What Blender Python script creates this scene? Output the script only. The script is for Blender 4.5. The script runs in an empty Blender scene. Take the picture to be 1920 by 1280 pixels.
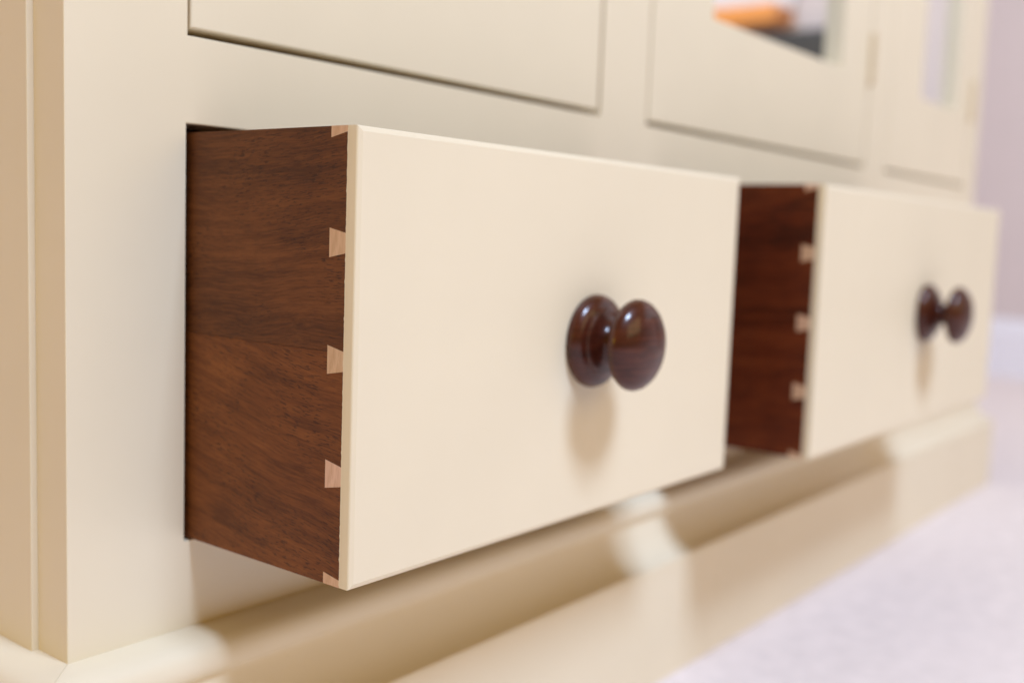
import bpy, bmesh, math, random
from mathutils import Vector, Matrix

random.seed(7)
S = bpy.context.scene
C = S.collection

# ------------------------------------------------------------------ camera
cam_d = bpy.data.cameras.new("camera")
cam = bpy.data.objects.new("camera", cam_d)
C.objects.link(cam)
R = Vector((0.61658193, -0.7864582, 0.03619711))
U = Vector((0.05725899, 0.0906511, 0.99423528))
F = Vector((0.78520579, 0.61095489, -0.10092564))
M = Matrix((R, U, -F)).transposed().to_4x4()
M.translation = Vector((-0.23627395, -0.33464444, 0.1181753))
cam.matrix_world = M
cam_d.sensor_width = 36.0
cam_d.lens = 36.0 * 2005.35 / 1920.0
cam_d.clip_start = 0.01
cam_d.clip_end = 50
cam_d.dof.use_dof = True
cam_d.dof.focus_distance = 0.347
cam_d.dof.aperture_fstop = 4.9
S.camera = cam

# ------------------------------------------------------------------ light
W = bpy.data.worlds.new("World")
S.world = W
W.use_nodes = True
bg = W.node_tree.nodes["Background"]
bg.inputs[0].default_value = (1.0, 0.59, 0.10, 1)      # warm light of the room
bg.inputs[1].default_value = 0.31


def area(name, loc, target, sx, sy, power, col):
    d = bpy.data.lights.new(name, 'AREA')
    d.shape = 'RECTANGLE'
    d.size = sx
    d.size_y = sy
    d.energy = power
    d.color = col
    o = bpy.data.objects.new(name, d)
    C.objects.link(o)
    o.location = loc
    o.rotation_euler = (Vector(target) - Vector(loc)).to_track_quat('-Z', 'Y').to_euler()
    return o


area("ceiling_bounce_light", (-0.04, -1.45, 2.26), (0.25, -0.05, 0.03), 0.66, 0.52, 87, (0.52, 0.66, 0.91))
area("side_fill_light", (-1.6, 0.30, 0.45), (0, 0.1, 0.05), 0.8, 0.2, 4.6, (1.0, 0.68, 0.02))  # added fill, set far back so it warms only left-facing sides
area("wall_fill_light", (1.15, -0.55, 0.85), (2.15, -0.55, 0.80), 0.5, 0.5, 5.6, (1.0, 1.0, 0.92))  # added fill turned to the right wall and carpet, away from the cabinet
area("room_fill_light", (0.50, -2.1, 0.95), (0.35, 0.0, -0.05), 1.6, 0.9, 8.5, (1.0, 0.74, 0.40))  # added soft front fill, lifts the shadows on the base

S.view_settings.view_transform = 'Standard'
S.view_settings.look = 'None'
S.view_settings.exposure = 0.0
S.view_settings.gamma = 1.0
S.cycles.use_denoising = True
S.cycles.max_bounces = 10
S.cycles.diffuse_bounces = 6


# ------------------------------------------------------------------ node helpers
def new_mat(name):
    m = bpy.data.materials.new(name)
    m.use_nodes = True
    nt = m.node_tree
    b = nt.nodes["Principled BSDF"]
    return m, nt, b


def nd(nt, t, **kw):
    n = nt.nodes.new(t)
    for k, v in kw.items():
        if k.startswith('_'):
            setattr(n, k[1:], v)
        else:
            n.inputs[k.replace('~', ' ')].default_value = v
    return n


def ramp(nt, fac, stops):
    r = nt.nodes.new("ShaderNodeValToRGB")
    e = r.color_ramp.elements
    while len(e) < len(stops):
        e.new(0.5)
    for i, (p, c) in enumerate(stops):
        e[i].position = p
        e[i].color = (*c, 1) if len(c) == 3 else c
    nt.links.new(fac, r.inputs[0])
    return r.outputs[0]


def coords(nt, scale=(1, 1, 1), rot=(0, 0, 0), loc=(0, 0, 0)):
    tc = nt.nodes.new("ShaderNodeTexCoord")
    mp = nt.nodes.new("ShaderNodeMapping")
    mp.inputs['Scale'].default_value = scale
    mp.inputs['Rotation'].default_value = rot
    mp.inputs['Location'].default_value = loc
    nt.links.new(tc.outputs['Object'], mp.inputs[0])
    return mp.outputs[0]


def noise(nt, vec, scale, detail=2, rough=0.5, dist=0.0):
    n = nt.nodes.new("ShaderNodeTexNoise")
    n.inputs['Scale'].default_value = scale
    n.inputs['Detail'].default_value = detail
    n.inputs['Roughness'].default_value = rough
    n.inputs['Distortion'].default_value = dist
    nt.links.new(vec, n.inputs['Vector'])
    return n.outputs[0]


def math_n(nt, op, a, b):
    n = nt.nodes.new("ShaderNodeMath")
    n.operation = op
    for i, x in enumerate((a, b)):
        if isinstance(x, (int, float)):
            n.inputs[i].default_value = x
        else:
            nt.links.new(x, n.inputs[i])
    return n.outputs[0]


def mix(nt, fac, a, b, mode='MIX'):
    n = nt.nodes.new("ShaderNodeMix")
    n.data_type = 'RGBA'
    n.blend_type = mode
    for sock, x in ((n.inputs[0], fac), (n.inputs[6], a), (n.inputs[7], b)):
        if isinstance(x, (int, float)):
            sock.default_value = x
        elif isinstance(x, tuple):
            sock.default_value = (*x, 1)
        else:
            nt.links.new(x, sock)
    return n.outputs[2]


def bump(nt, b, height, strength, dist):
    n = nt.nodes.new("ShaderNodeBump")
    n.inputs['Strength'].default_value = strength
    n.inputs['Distance'].default_value = dist
    nt.links.new(height, n.inputs['Height'])
    nt.links.new(n.outputs[0], b.inputs['Normal'])


# ------------------------------------------------------------------ materials
def make_paint(name, col, along=(40, 300, 300)):
    """satin hand-painted finish: faint brush drag and a few nibs"""
    m, nt, b = new_mat(name)
    big = noise(nt, coords(nt), 9, 3, 0.6)
    c = ramp(nt, big, [(0.3, tuple(x * 0.975 for x in col)), (0.7, tuple(min(1, x * 1.015) for x in col))])
    brush = noise(nt, coords(nt, along), 1.0, 3, 0.6)
    spots = nt.nodes.new("ShaderNodeTexVoronoi")
    spots.inputs['Scale'].default_value = 55
    nt.links.new(coords(nt), spots.inputs['Vector'])
    nib = ramp(nt, spots.outputs['Distance'], [(0.0, (1, 1, 1)), (0.045, (0, 0, 0))])
    sel = nt.nodes.new("ShaderNodeSeparateColor")
    nt.links.new(spots.outputs['Color'], sel.inputs[0])
    pick = math_n(nt, 'GREATER_THAN', sel.outputs[0], 0.80)
    nibp = math_n(nt, 'MULTIPLY', nib, pick)
    c = mix(nt, math_n(nt, 'MULTIPLY', nibp, 0.18), c, (0.42, 0.34, 0.24))
    nt.links.new(c, b.inputs['Base Color'])
    h = math_n(nt, 'ADD', math_n(nt, 'MULTIPLY', brush, 0.5), nibp)
    b.inputs['Roughness'].default_value = 0.42
    b.inputs['Specular IOR Level'].default_value = 0.4
    bump(nt, b, h, 0.22, 0.0004)
    return m


CREAM = make_paint("cream_paint", (0.80, 0.71, 0.53))
CREAM_V = make_paint("cream_paint_upright", (0.80, 0.71, 0.53), (300, 300, 30))


def make_walnut(name, dark, mid, light, tilt, seed, gloss=0.5, figure=1.0):
    m, nt, b = new_mat(name)
    base = coords(nt, (1, 1, 1), (tilt, 0, 0), (seed, seed * 1.7, seed * .6))
    # wander of the grain
    wob = nt.nodes.new("ShaderNodeTexNoise")
    wob.inputs['Scale'].default_value = 16
    wob.inputs['Detail'].default_value = 2
    nt.links.new(base, wob.inputs['Vector'])
    add = nt.nodes.new("ShaderNodeMix")
    add.data_type = 'VECTOR'
    add.inputs[0].default_value = 0.009 * figure
    nt.links.new(base, add.inputs[4])
    nt.links.new(wob.outputs['Color'], add.inputs[5])
    vec = add.outputs[1]

    def sc(s, v=vec):
        mp = nt.nodes.new("ShaderNodeMapping")
        mp.inputs['Scale'].default_value = s
        nt.links.new(v, mp.inputs[0])
        return mp.outputs[0]
    broad = noise(nt, sc((60, 11, 60)), 1.0, 3, 0.55, 0.6)
    cloud = noise(nt, sc((14, 16, 24), base), 1.0, 2, 0.5, 1.2)
    streak = noise(nt, sc((300, 16, 330)), 1.0, 4, 0.6, 0.3)
    fine = noise(nt, sc((1500, 100, 1800)), 1.0, 2, 0.5)
    pore = noise(nt, sc((1900, 300, 2500)), 1.0, 1, 0.4, 0.25)
    v = math_n(nt, 'ADD', math_n(nt, 'MULTIPLY', broad, 0.34), math_n(nt, 'MULTIPLY', streak, 0.40))
    v = math_n(nt, 'ADD', v, math_n(nt, 'MULTIPLY', fine, 0.34))
    v = math_n(nt, 'ADD', v, math_n(nt, 'MULTIPLY', cloud, 0.20))
    c = ramp(nt, v, [(0.53, dark), (0.64, mid), (0.77, light)])
    # pores come in drifts
    drift = ramp(nt, noise(nt, sc((30, 28, 34), base), 1.0, 2, 0.5, 0.8), [(0.38, (0.30,) * 3), (0.56, (1, 1, 1))])
    pm = ramp(nt, pore, [(0.57, (0, 0, 0)), (0.64, (1, 1, 1))])
    pf = math_n(nt, 'MULTIPLY', pm, drift)
    c = mix(nt, math_n(nt, 'MULTIPLY', pf, 0.62), c, (0.022, 0.009, 0.005))
    nt.links.new(c, b.inputs['Base Color'])
    b.inputs['Roughness'].default_value = gloss
    b.inputs['Specular IOR Level'].default_value = 0.22
    bump(nt, b, math_n(nt, 'SUBTRACT', math_n(nt, 'MULTIPLY', fine, 0.3), pf), 0.25, 0.00025)
    return m


WALNUT_TOP = make_walnut("walnut_upper_board", (0.0764, 0.0245, 0.0068), (0.1232, 0.0402, 0.0103), (0.1760, 0.0605, 0.0166), math.radians(3), 1.3)
WALNUT_LOW = make_walnut("walnut_lower_board", (0.1010, 0.0310, 0.0075), (0.1628, 0.0514, 0.0123), (0.2251, 0.0766, 0.0190), math.radians(-9), 4.1)
WALNUT_RED = make_walnut("walnut_red_board", (0.052, 0.0085, 0.0018), (0.122, 0.0210, 0.0045), (0.200, 0.0420, 0.0095), math.radians(2), 7.7)


def make_pin_wood():
    m, nt, b = new_mat("pale_maple")
    oi = nt.nodes.new("ShaderNodeObjectInfo")
    tone = ramp(nt, oi.outputs['Random'], [(0.0, (0.74, 0.50, 0.39)), (0.5, (0.68, 0.45, 0.30)), (1.0, (0.65, 0.45, 0.29))])
    mp = nt.nodes.new("ShaderNodeMapping")
    tc = nt.nodes.new("ShaderNodeTexCoord")
    nt.links.new(tc.outputs['Object'], mp.inputs[0])
    mp.inputs['Rotation'].default_value = (math.radians(22), 0, 0)
    mp.inputs['Scale'].default_value = (200, 900, 130)
    g = noise(nt, mp.outputs[0], 1.0, 3, 0.6, 0.5)
    k = ramp(nt, g, [(0.36, (0.84, 0.78, 0.72)), (0.58, (1, 1, 1))])
    nt.links.new(mix(nt, 1.0, tone, k, 'MULTIPLY'), b.inputs['Base Color'])
    b.inputs['Roughness'].default_value = 0.55
    return m


MAPLE = make_pin_wood()


def make_knob_mat():
    m, nt, b = new_mat("lacquered_dark_wood")
    base = coords(nt, (60, 60, 420), (0.12, 0.05, 0.0))
    g = noise(nt, base, 1.0, 4, 0.65, 0.8)
    c = ramp(nt, g, [(0.28, (0.024, 0.0045, 0.002)), (0.50, (0.062, 0.012, 0.005)), (0.78, (0.105, 0.024, 0.009))])
    nt.links.new(c, b.inputs['Base Color'])
    b.inputs['Roughness'].default_value = 0.40
    b.inputs['Specular IOR Level'].default_value = 0.15
    b.inputs['Coat Weight'].default_value = 0.62
    b.inputs['Coat Roughness'].default_value = 0.14
    b.inputs['Coat IOR'].default_value = 1.52
    bump(nt, b, g, 0.06, 0.0003)
    return m


KNOB = make_knob_mat()


def simple(name, col, rough=0.5, var=0.04, scale=20, metallic=0.0, bmp=0.0, bscale=200):
    m, nt, b = new_mat(name)
    n = noise(nt, coords(nt), scale, 3, 0.6)
    c = ramp(nt, n, [(0.3, tuple(x * (1 - var) for x in col)), (0.7, tuple(min(1, x * (1 + var)) for x in col))])
    nt.links.new(c, b.inputs['Base Color'])
    b.inputs['Roughness'].default_value = rough
    b.inputs['Metallic'].default_value = metallic
    if bmp:
        bump(nt, b, noise(nt, coords(nt), bscale, 2), bmp, 0.002)
    return m


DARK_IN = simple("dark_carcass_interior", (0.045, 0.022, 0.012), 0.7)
WALL = simple("lavender_wall_paint", (0.63, 0.55, 0.54), 0.75, 0.02, 6, bmp=0.05)
SKIRT = simple("white_gloss_skirting", (0.80, 0.80, 0.86), 0.35, 0.01)
CARPET = simple("pale_pink_carpet", (0.83, 0.745, 0.72), 0.95, 0.07, 70, bmp=0.6, bscale=420)
HINGE = simple("painted_hinge", (0.66, 0.54, 0.36), 0.38, 0.05, 40, metallic=0.0)
ORANGE = simple("orange_pine", (0.78, 0.30, 0.07), 0.4, 0.12, 30)
BLACK = simple("black_leather", (0.03, 0.025, 0.022), 0.5)


def make_glass():
    """cabinet glass over a dark inside: mostly mirrors the room at this slant"""
    m, nt, b = new_mat("mirrored_cabinet_glass")
    b.inputs['Base Color'].default_value = (0.86, 0.89, 0.90, 1)
    b.inputs['Metallic'].default_value = 1.0
    b.inputs['Roughness'].default_value = 0.015
    return m


GLASS = make_glass()


def make_daylight():
    m, nt, b = new_mat("bright_window_glass")
    n = noise(nt, coords(nt), 7, 2)
    c = ramp(nt, n, [(0.35, (0.72, 0.87, 1.0)), (0.62, (1.0, 1.0, 1.0))])
    nt.links.new(c, b.inputs['Emission Color'])
    b.inputs['Base Color'].default_value = (0.1, 0.1, 0.1, 1)
    b.inputs['Emission Strength'].default_value = 0.75
    return m


DAY = make_daylight()


# ------------------------------------------------------------------ mesh helpers
def obj(name, bm, mat, parent=None, smooth=False):
    bmesh.ops.recalc_face_normals(bm, faces=bm.faces)
    me = bpy.data.meshes.new(name)
    bm.to_mesh(me)
    bm.free()
    for mm in (mat if isinstance(mat, (list, tuple)) else [mat]):
        me.materials.append(mm)
    if smooth:
        me.polygons.foreach_set("use_smooth", [True] * len(me.polygons))
    if any(p.use_smooth for p in me.polygons):
        me.set_sharp_from_angle(angle=math.radians(32))
    o = bpy.data.objects.new(name, me)
    C.objects.link(o)
    if parent:
        o.parent = parent
    return o


def add_box(bm, x0, x1, y0, y1, z0, z1):
    v = [bm.verts.new((x, y, z)) for x in (x0, x1) for y in (y0, y1) for z in (z0, z1)]
    f = [(0, 1, 3, 2), (4, 6, 7, 5), (0, 4, 5, 1), (2, 3, 7, 6), (0, 2, 6, 4), (1, 5, 7, 3)]
    for q in f:
        bm.faces.new([v[i] for i in q])
    return v


def box(x0, x1, y0, y1, z0, z1):
    bm = bmesh.new()
    add_box(bm, x0, x1, y0, y1, z0, z1)
    return bm


def bevel_all(bm, w, seg=2, test=None):
    bmesh.ops.recalc_face_normals(bm, faces=bm.faces)
    bm.normal_update()
    es = [e for e in bm.edges if len(e.link_faces) == 2 and e.calc_face_angle(0) > 0.5 and (test is None or test(e))]
    bmesh.ops.bevel(bm, geom=es, offset=w, segments=seg, affect='EDGES', profile=0.5)


def empty(name, loc=(0, 0, 0)):
    o = bpy.data.objects.new(name, None)
    C.objects.link(o)
    o.location = loc
    return o


def tag(o, label=None, cat=None, group=None, kind=None):
    for k, v in (('label', label), ('category', cat), ('group', group), ('kind', kind)):
        if v:
            o[k] = v
    return o


def sheet_with_holes(xs, zs, holes, y0, y1, bev):
    """a flat frame in the XZ plane, y0 (front) to y1, with rectangular openings"""
    xs = sorted(set(xs))
    zs = sorted(set(zs))
    bm = bmesh.new()
    vg = {}

    def V(i, j, k):
        key = (i, j, k)
        if key not in vg:
            vg[key] = bm.verts.new((xs[i], (y0, y1)[k], zs[j]))
        return vg[key]

    def solid(i, j):
        if i < 0 or j < 0 or i >= len(xs) - 1 or j >= len(zs) - 1:
            return False
        cx, cz = (xs[i] + xs[i + 1]) / 2, (zs[j] + zs[j + 1]) / 2
        return not any(a < cx < b and c < cz < d for a, b, c, d in holes)
    for i in range(len(xs) - 1):
        for j in range(len(zs) - 1):
            if not solid(i, j):
                continue
            bm.faces.new([V(i, j, 0), V(i + 1, j, 0), V(i + 1, j + 1, 0), V(i, j + 1, 0)])
            bm.faces.new([V(i, j, 1), V(i, j + 1, 1), V(i + 1, j + 1, 1), V(i + 1, j, 1)])
            if not solid(i - 1, j):
                bm.faces.new([V(i, j, 0), V(i, j + 1, 0), V(i, j + 1, 1), V(i, j, 1)])
            if not solid(i + 1, j):
                bm.faces.new([V(i + 1, j, 0), V(i + 1, j, 1), V(i + 1, j + 1, 1), V(i + 1, j + 1, 0)])
            if not solid(i, j - 1):
                bm.faces.new([V(i, j, 0), V(i, j, 1), V(i + 1, j, 1), V(i + 1, j, 0)])
            if not solid(i, j + 1):
                bm.faces.new([V(i, j + 1, 0), V(i + 1, j + 1, 0), V(i + 1, j + 1, 1), V(i, j + 1, 1)])
    bmesh.ops.recalc_face_normals(bm, faces=bm.faces)
    if bev:
        bevel_all(bm, bev, 2, lambda e: all(abs(v.co.y - y0) < 1e-7 for v in e.verts))
    return bm


# ------------------------------------------------------------------ layout (metres)
ZF = -0.145                 # carpet
XL, XR = -0.0482, 1.012     # cabinet face
ZT = 0.92                   # cabinet top
FT = 0.0193                 # face frame thickness
DEPTH = 0.34
DOORS = [(0.0, 0.2637), (0.3172, 0.6715), (0.7262, 0.9740)]
DOOR_Z0, DOOR_Z1 = 0.1868, 0.86
PANES = [(0.075, 0.2017), (0.392, 0.6120), (0.8120, 0.9250)]
PANE_Z0 = 0.2590
DR = [(0.0004, 0.2662), (0.3215, 0.6800)]
PULL = [0.0869, 0.1105]
H = 0.150

# ------------------------------------------------------------------ the setting
bm = bmesh.new()
bmesh.ops.create_grid(bm, x_segments=4, y_segments=4, size=4)
o = obj("carpet", bm, CARPET)
o.location = (0, -2.5, ZF)
tag(o, kind='structure')
o = obj("wall_right", box(2.19, 2.30, -4, 0.40, ZF - .02, 1.6), WALL)
tag(o, kind='structure')
o = obj("wall_back", box(-2.5, 2.19, 0.40, 0.5, ZF - .02, 1.6), WALL)
tag(o, kind='structure')


def skirting_profile():
    return [(0, 0), (0.018, 0), (0.018, 0.092), (0.014, 0.100), (0.012, 0.110), (0.006, 0.119), (0, 0.120)]


bm = bmesh.new()
a = [bm.verts.new((2.19 - d, -4, ZF + z)) for d, z in skirting_profile()]
b_ = [bm.verts.new((2.19 - d, 0.40, ZF + z)) for d, z in skirting_profile()]
n = len(a)
for i in range(n):
    bm.faces.new([a[i], a[(i + 1) % n], b_[(i + 1) % n], b_[i]])
bm.faces.new(a)
bm.faces.new(list(reversed(b_)))
o = obj("skirting", bm, SKIRT)
tag(o, kind='structure')

# ------------------------------------------------------------------ the cabinet
cab = empty("cabinet", (0, 0, ZF))
tag(cab, "cream painted freestanding cabinet with glazed doors above open drawers", "cabinet")


def part(name, bm, mat, parent, smooth=False):
    o = obj(name, bm, mat, parent, smooth)
    if parent is cab:
        o.location = (0, 0, -ZF)
    return o


G = 0.0012
holes = []
for (a0, a1), g0 in zip(DOORS, (0.0012, 0.0018, 0.0018)):
    holes.append((a0 - g0, a1 + 0.0022, DOOR_Z0 - 0.0027, DOOR_Z1 + 0.002))
for a0, a1 in DR:
    holes.append((a0 - 0.0020, a1 + 0.0016, -0.0010, H + 0.0031))
holes.append((0.7262 - 0.001, 0.974 + 0.001, -0.001, H + 0.0031))
xs = [XL, XR] + [h for q in holes for h in q[:2]]
zs = [-0.05, ZT] + [h for q in holes for h in q[2:]]
part("face_frame", sheet_with_holes(xs, zs, holes, 0.0, FT, 0.0004), CREAM_V, cab)

# left side panel, a little proud of the frame's edge
bm = box(-0.0506, -0.030, FT, DEPTH, -0.05, ZT)
bevel_all(bm, 0.0004, 2)
part("side_panel", bm, CREAM_V, cab)
bm = box(XR - 0.02, XR + 0.0024, FT, DEPTH, -0.05, ZT)
bevel_all(bm, 0.0004, 2)
part("side_panel", bm, CREAM_V, cab)
bm = box(XL - .012, XR + .012, -0.014, DEPTH, ZT, ZT + 0.022)
bevel_all(bm, 0.004, 3)
part("cabinet_top", bm, CREAM, cab)
# unpainted inside: back, bottom, shelf above the drawers and the uprights between them
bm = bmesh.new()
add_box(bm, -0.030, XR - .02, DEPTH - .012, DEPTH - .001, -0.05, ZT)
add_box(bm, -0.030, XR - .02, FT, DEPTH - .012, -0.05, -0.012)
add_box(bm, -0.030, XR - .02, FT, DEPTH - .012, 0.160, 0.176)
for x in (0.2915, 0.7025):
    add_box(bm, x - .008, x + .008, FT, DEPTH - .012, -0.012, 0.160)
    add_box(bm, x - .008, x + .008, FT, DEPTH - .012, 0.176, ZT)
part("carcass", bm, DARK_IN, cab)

# base: top bead + cove moulding, mitred at the corner, over a plinth
PROF = [(0.0, -0.0346), (-0.0095, -0.0349), (-0.0135, -0.0357), (-0.0165, -0.0375), (-0.0182, -0.0402),
        (-0.0186, -0.0432), (-0.0180, -0.0462), (-0.0166, -0.0482), (-0.0151, -0.0490), (-0.0151, -0.0501)]
for k in range(9):                                             # cove sweeping outwards
    t = k / 8 * math.pi / 2
    cy, cz = -0.0305 + 0.0150 * math.cos(t), -0.0512 - 0.0203 * math.sin(t)
    ly, lz = -0.0155 - 0.0150 * k / 8, -0.0512 - 0.0203 * k / 8
    PROF.append((0.55 * cy + 0.45 * ly, 0.55 * cz + 0.45 * lz))
PROF += [(-0.0318, -0.0720), (-0.0322, -0.0732), (-0.0322, -0.0755), (-0.0005, -0.0755)]
PLINTH = [(-0.0005, -0.0757), (-0.0318, -0.0757), (-0.0318, ZF), (-0.0005, ZF)]


def run_front(prof, cut):
    bm = bmesh.new()
    a = [bm.verts.new((XL + y + cut, y, z)) for y, z in prof]
    b = [bm.verts.new((XR - y - cut, y, z)) for y, z in prof]
    close(bm, a, b)
    return bm


def run_side(prof, cut, right=False):
    bm = bmesh.new()
    s = -1 if right else 1
    x0 = XR if right else XL
    a = [bm.verts.new((x0 + s * y, y + cut, z)) for y, z in prof]
    b = [bm.verts.new((x0 + s * y, DEPTH, z)) for y, z in prof]
    close(bm, a, b)
    return bm


def close(bm, a, b):
    n = len(a)
    for i in range(n):
        f = bm.faces.new([a[i], a[(i + 1) % n], b[(i + 1) % n], b[i]])
        f.smooth = 0 < i < n - 2
    bm.faces.new(a)
    bm.faces.new(list(reversed(b)))


for pf, nm, cut in ((PROF, "base_moulding", 0.00008), (PLINTH, "plinth", 0.00002)):
    part(nm, run_front(pf, cut), CREAM, cab)
    part(nm, run_side(pf, cut), CREAM, cab)
    part(nm, run_side(pf, cut, True), CREAM, cab)

# doors with a pane each and a knuckle hinge on the right edge
for i, ((d0, d1), (p0, p1)) in enumerate(zip(DOORS, PANES)):
    fr = sheet_with_holes([d0, d1, p0, p1], [DOOR_Z0, DOOR_Z1, PANE_Z0, DOOR_Z1 - .075],
                          [(p0, p1, PANE_Z0, DOOR_Z1 - .075)], 0.0, 0.0205, 0.0007)
    d = part("door", fr, CREAM_V, cab)
    if i == 0:
        d['label'] = "nearest cabinet door, above the nearer drawer, its glass out of view"
    elif i == 1:
        d['label'] = "middle cabinet door whose glass shows white and orange reflections"
    else:
        d['label'] = "farthest cabinet door with a narrow lavender strip of glass"
    part("glass_pane", box(p0 + .0002, p1 - .0002, 0.0085, 0.0120, PANE_Z0 + .0002, DOOR_Z1 - .0752), GLASS, d)
    if i > 0:
        for zc in (0.2745, 0.78):
            bm = bmesh.new()
            for k in range(5):
                r = bmesh.ops.create_cone(bm, cap_ends=True, segments=16, radius1=0.0030, radius2=0.0030, depth=0.0074)
                bmesh.ops.translate(bm, verts=r['verts'], vec=(d1 + 0.0010, -0.0012, zc - 0.0156 + k * 0.0078))
            for s in (-1, 1):
                r = bmesh.ops.create_uvsphere(bm, u_segments=12, v_segments=8, radius=0.0026)
                bmesh.ops.translate(bm, verts=r['verts'], vec=(d1 + 0.0010, -0.0012, zc + s * 0.0196))
            part("hinge", bm, HINGE, d, True)

# the closed drawer front behind the farther open drawer
bm = box(0.7262, 0.9740, 0.0, 0.02, 0.0, H)
bevel_all(bm, 0.0016, 2, lambda e: all(abs(v.co.y) < 1e-7 for v in e.verts))
part("drawer_front", bm, CREAM, cab)


# ------------------------------------------------------------------ the drawers
def knob_mesh():
    prof = [(0.0, 0.0002), (0.0191, 0.0002), (0.0195, 0.0010), (0.0195, 0.0024), (0.0189, 0.0042), (0.0177, 0.0056),
            (0.0162, 0.0066), (0.0147, 0.0071), (0.0143, 0.0074), (0.0142, 0.0081), (0.0137, 0.0086), (0.0120, 0.0090),
            (0.0100, 0.0098), (0.0083, 0.0111), (0.0072, 0.0127), (0.0069, 0.0143), (0.0076, 0.0158), (0.0097, 0.0171),
            (0.0133, 0.0182), (0.0160, 0.0192), (0.0178, 0.0204), (0.0187, 0.0219), (0.0188, 0.0234), (0.0182, 0.0252),
            (0.0168, 0.0270), (0.0147, 0.0287), (0.0119, 0.0301), (0.0086, 0.0311), (0.0046, 0.0317), (0.0, 0.0319)]
    bm = bmesh.new()
    N = 72
    rings = []
    for r, d in prof:
        if r == 0:
            rings.append([bm.verts.new((0, -d * 0.94, 0))])
        else:
            rings.append([bm.verts.new((r * math.cos(2 * math.pi * k / N), -d * 0.94, r * math.sin(2 * math.pi * k / N))) for k in range(N)])
    for a, b in zip(rings, rings[1:]):
        for k in range(N):
            if len(a) == 1:
                bm.faces.new([a[0], b[k], b[(k + 1) % N]])
            elif len(b) == 1:
                bm.faces.new([a[k], b[0], a[(k + 1) % N]])
            else:
                bm.faces.new([a[k], b[k], b[(k + 1) % N], a[(k + 1) % N]])
    return bm


LAP, PIN = 0.0049, 0.0076          # lap in front of the joint, length of the pins
PIN_Z = [(0.1464, 0.1500, 0.1481, 0.1500), (0.1082, 0.1177, 0.1097, 0.1162), (0.0702, 0.0797, 0.0716, 0.0781),
         (0.0323, 0.0418, 0.0338, 0.0403), (0.0, 0.0038, 0.0, 0.0024)]
PIN_Z2 = PIN_Z


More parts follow.
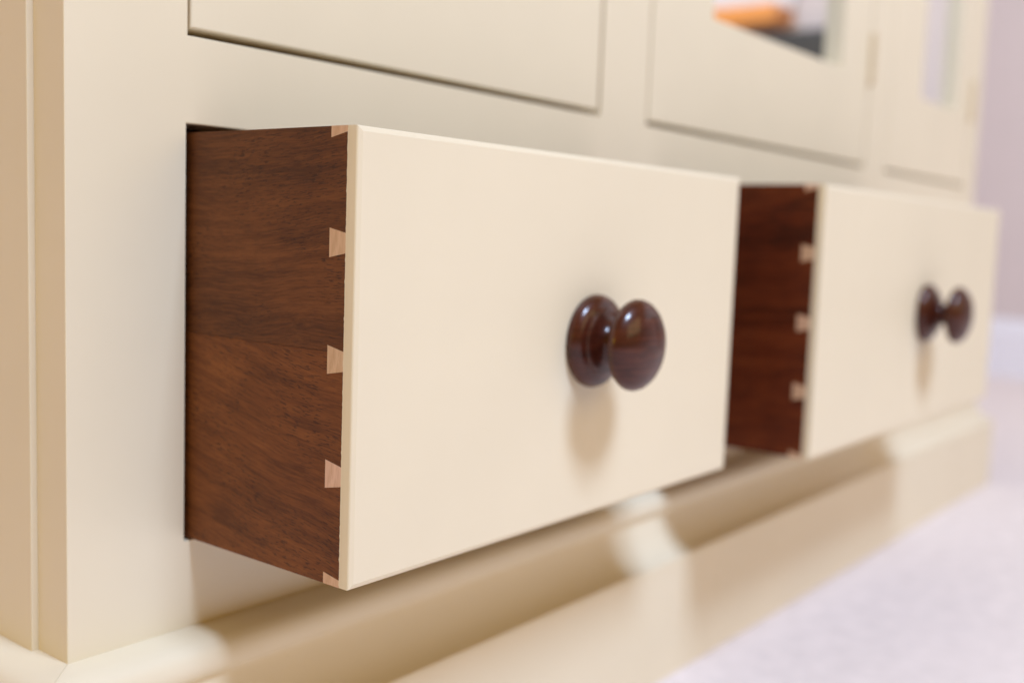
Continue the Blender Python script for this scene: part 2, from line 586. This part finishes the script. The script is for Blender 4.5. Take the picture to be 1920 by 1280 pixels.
def make_drawer(width, label, cat, boards, seed, off):
    """local origin: left bottom edge of the front face; drawer runs towards +Y"""
    rnd = random.Random(seed)
    t = empty("drawer")
    tag(t, label, cat, "drawers pulled open in the cabinet")
    bm = bmesh.new()                                            # face with a shallow worked edge all round
    fw, fd = 0.0018, 0.0007
    rings = []
    for x0, x1, z0, z1, y in ((0, width, 0, H, LAP), (0, width, 0, H, fd), (fw, width - fw, fw, H - fw, 0.0)):
        rings.append([bm.verts.new(c) for c in ((x0, y, z0), (x1, y, z0), (x1, y, z1), (x0, y, z1))])
    for r0, r1 in zip(rings, rings[1:]):
        for q in range(4):
            bm.faces.new([r0[q], r0[(q + 1) % 4], r1[(q + 1) % 4], r1[q]])
    bm.faces.new(rings[0])
    bm.faces.new(rings[2])
    bevel_all(bm, 0.0004, 2, lambda e: all(abs(v.co.y - fd) < 1e-6 for v in e.verts))
    add_box(bm, 0.0115, width - 0.0115, LAP - .0005, 0.020, 0.0002, H - 0.0002)
    # ragged lip of paint where the coat stops on the raw side
    n = 150
    prev = None
    for k in range(n + 1):
        z = 0.0006 + (H - 0.0012) * k / n
        j = LAP - 0.00002 + abs(rnd.gauss(0, 0.00006)) + (0.00014 if rnd.random() < 0.08 else 0)
        q = [bm.verts.new((-0.00006, 0.0040, z)), bm.verts.new((-0.00006, j, z)), bm.verts.new((-0.0000, j + .00002, z))]
        if prev:
            for m_ in range(2):
                bm.faces.new([prev[m_], prev[m_ + 1], q[m_ + 1], q[m_]])
        prev = q
    obj("front_board", bm, CREAM, t)
    zj = 0.0775
    D = 0.30
    bm = box(0.0, 0.0113, LAP, D, 0.0, zj - 0.00006)
    obj("side_board", bm, boards[1], t)
    bm = box(0.0, 0.0113, LAP, D, zj + 0.00006, H)
    obj("side_board", bm, boards[0], t)
    bm = box(width - 0.0113, width, LAP, D, 0.0, H)
    obj("side_board", bm, boards[0], t)
    obj("back_board", box(0.0115, width - .0115, D - 0.012, D - .0002, 0.012, H - .004), boards[0], t)
    obj("bottom_board", box(0.0115, width - .0115, 0.0202, D - .0122, 0.008, 0.014), boards[0], t)
    for zb0, zb1, zf0, zf1 in PIN_Z:
        bm = bmesh.new()
        y0, y1 = LAP + 0.00002, LAP + PIN
        pts = [(y0, zf0), (y1, zb0), (y1, zb1), (y0, zf1)]
        zc = (zb0 + zb1) / 2
        a = [bm.verts.new((-0.00005, y, z - zc + (0.00004 if z >= H - 1e-6 else (-0.00004 if z <= 1e-6 else 0)))) for y, z in pts]
        b = [bm.verts.new((0.0100, y, z - zc)) for y, z in pts]
        for k in range(4):
            bm.faces.new([a[k], a[(k + 1) % 4], b[(k + 1) % 4], b[k]])
        bm.faces.new(a)
        bm.faces.new(list(reversed(b)))
        p = obj("dovetail_pin", bm, MAPLE, t)
        p.location = (0, 0, zc)
    k = obj("knob", knob_mesh(), KNOB, t, True)
    k.location = (width / 2 + off, 0, 0.0745)
    return t, k


d1, k1 = make_drawer(DR[0][1] - DR[0][0], "nearer open drawer with its walnut side and dovetails in sharp focus", "drawer",
                     (WALNUT_TOP, WALNUT_LOW), 1, 0.0035)
d1.location = (DR[0][0], -PULL[0], 0)
d2, k2 = make_drawer(DR[1][1] - DR[1][0], "farther and wider open drawer, blurred, beside the lavender wall", "drawer",
                     (WALNUT_RED, WALNUT_RED), 2, 0.0035)
d2.location = (DR[1][0], -PULL[1], 0)

# ------------------------------------------------------------------ what the middle door's glass mirrors
win = empty("window", (2.19, -1.25, 0.62))
tag(win, "bright window with orange pine sill mirrored in the middle door's glass", "window")
bm = sheet_with_holes([-0.52, 0.74, -0.47, 0.69], [0.045, 1.0, 0.095, 0.95], [(-0.47, 0.69, 0.095, 0.95)], -0.02, 0.0, 0.002)
fr = obj("window_frame", bm, SKIRT, win)
fr.rotation_euler = (0, 0, math.radians(-90))
pn = obj("window_pane", box(-0.008, -0.002, -0.685, 0.465, 0.097, 0.948), DAY, win)
bm = box(-0.10, 0.0, -0.56, 0.515, 0.000, 0.044)
bevel_all(bm, 0.004, 2)
obj("sill", bm, ORANGE, win)

ch = empty("chair", (1.92, -0.72, ZF))  # out of view, added to give the glass its dark reflected patch
tag(ch, "black leather chair by the wall mirrored in the middle door's glass", "chair")
bm = box(-0.20, 0.20, -0.17, 0.17, 0.42, 0.47)
bevel_all(bm, 0.012, 3)
obj("seat", bm, BLACK, ch)
bm = box(0.16, 0.20, -0.17, 0.17, 0.50, 0.74)
bevel_all(bm, 0.012, 3)
obj("backrest", bm, BLACK, ch)
for x in (-0.18, 0.18):
    for y in (-0.145, 0.145):
        bm = box(x - .016, x + .016, y - .016, y + .016, 0, 0.42 if x < 0 else 0.70)
        obj("leg", bm, BLACK, ch)
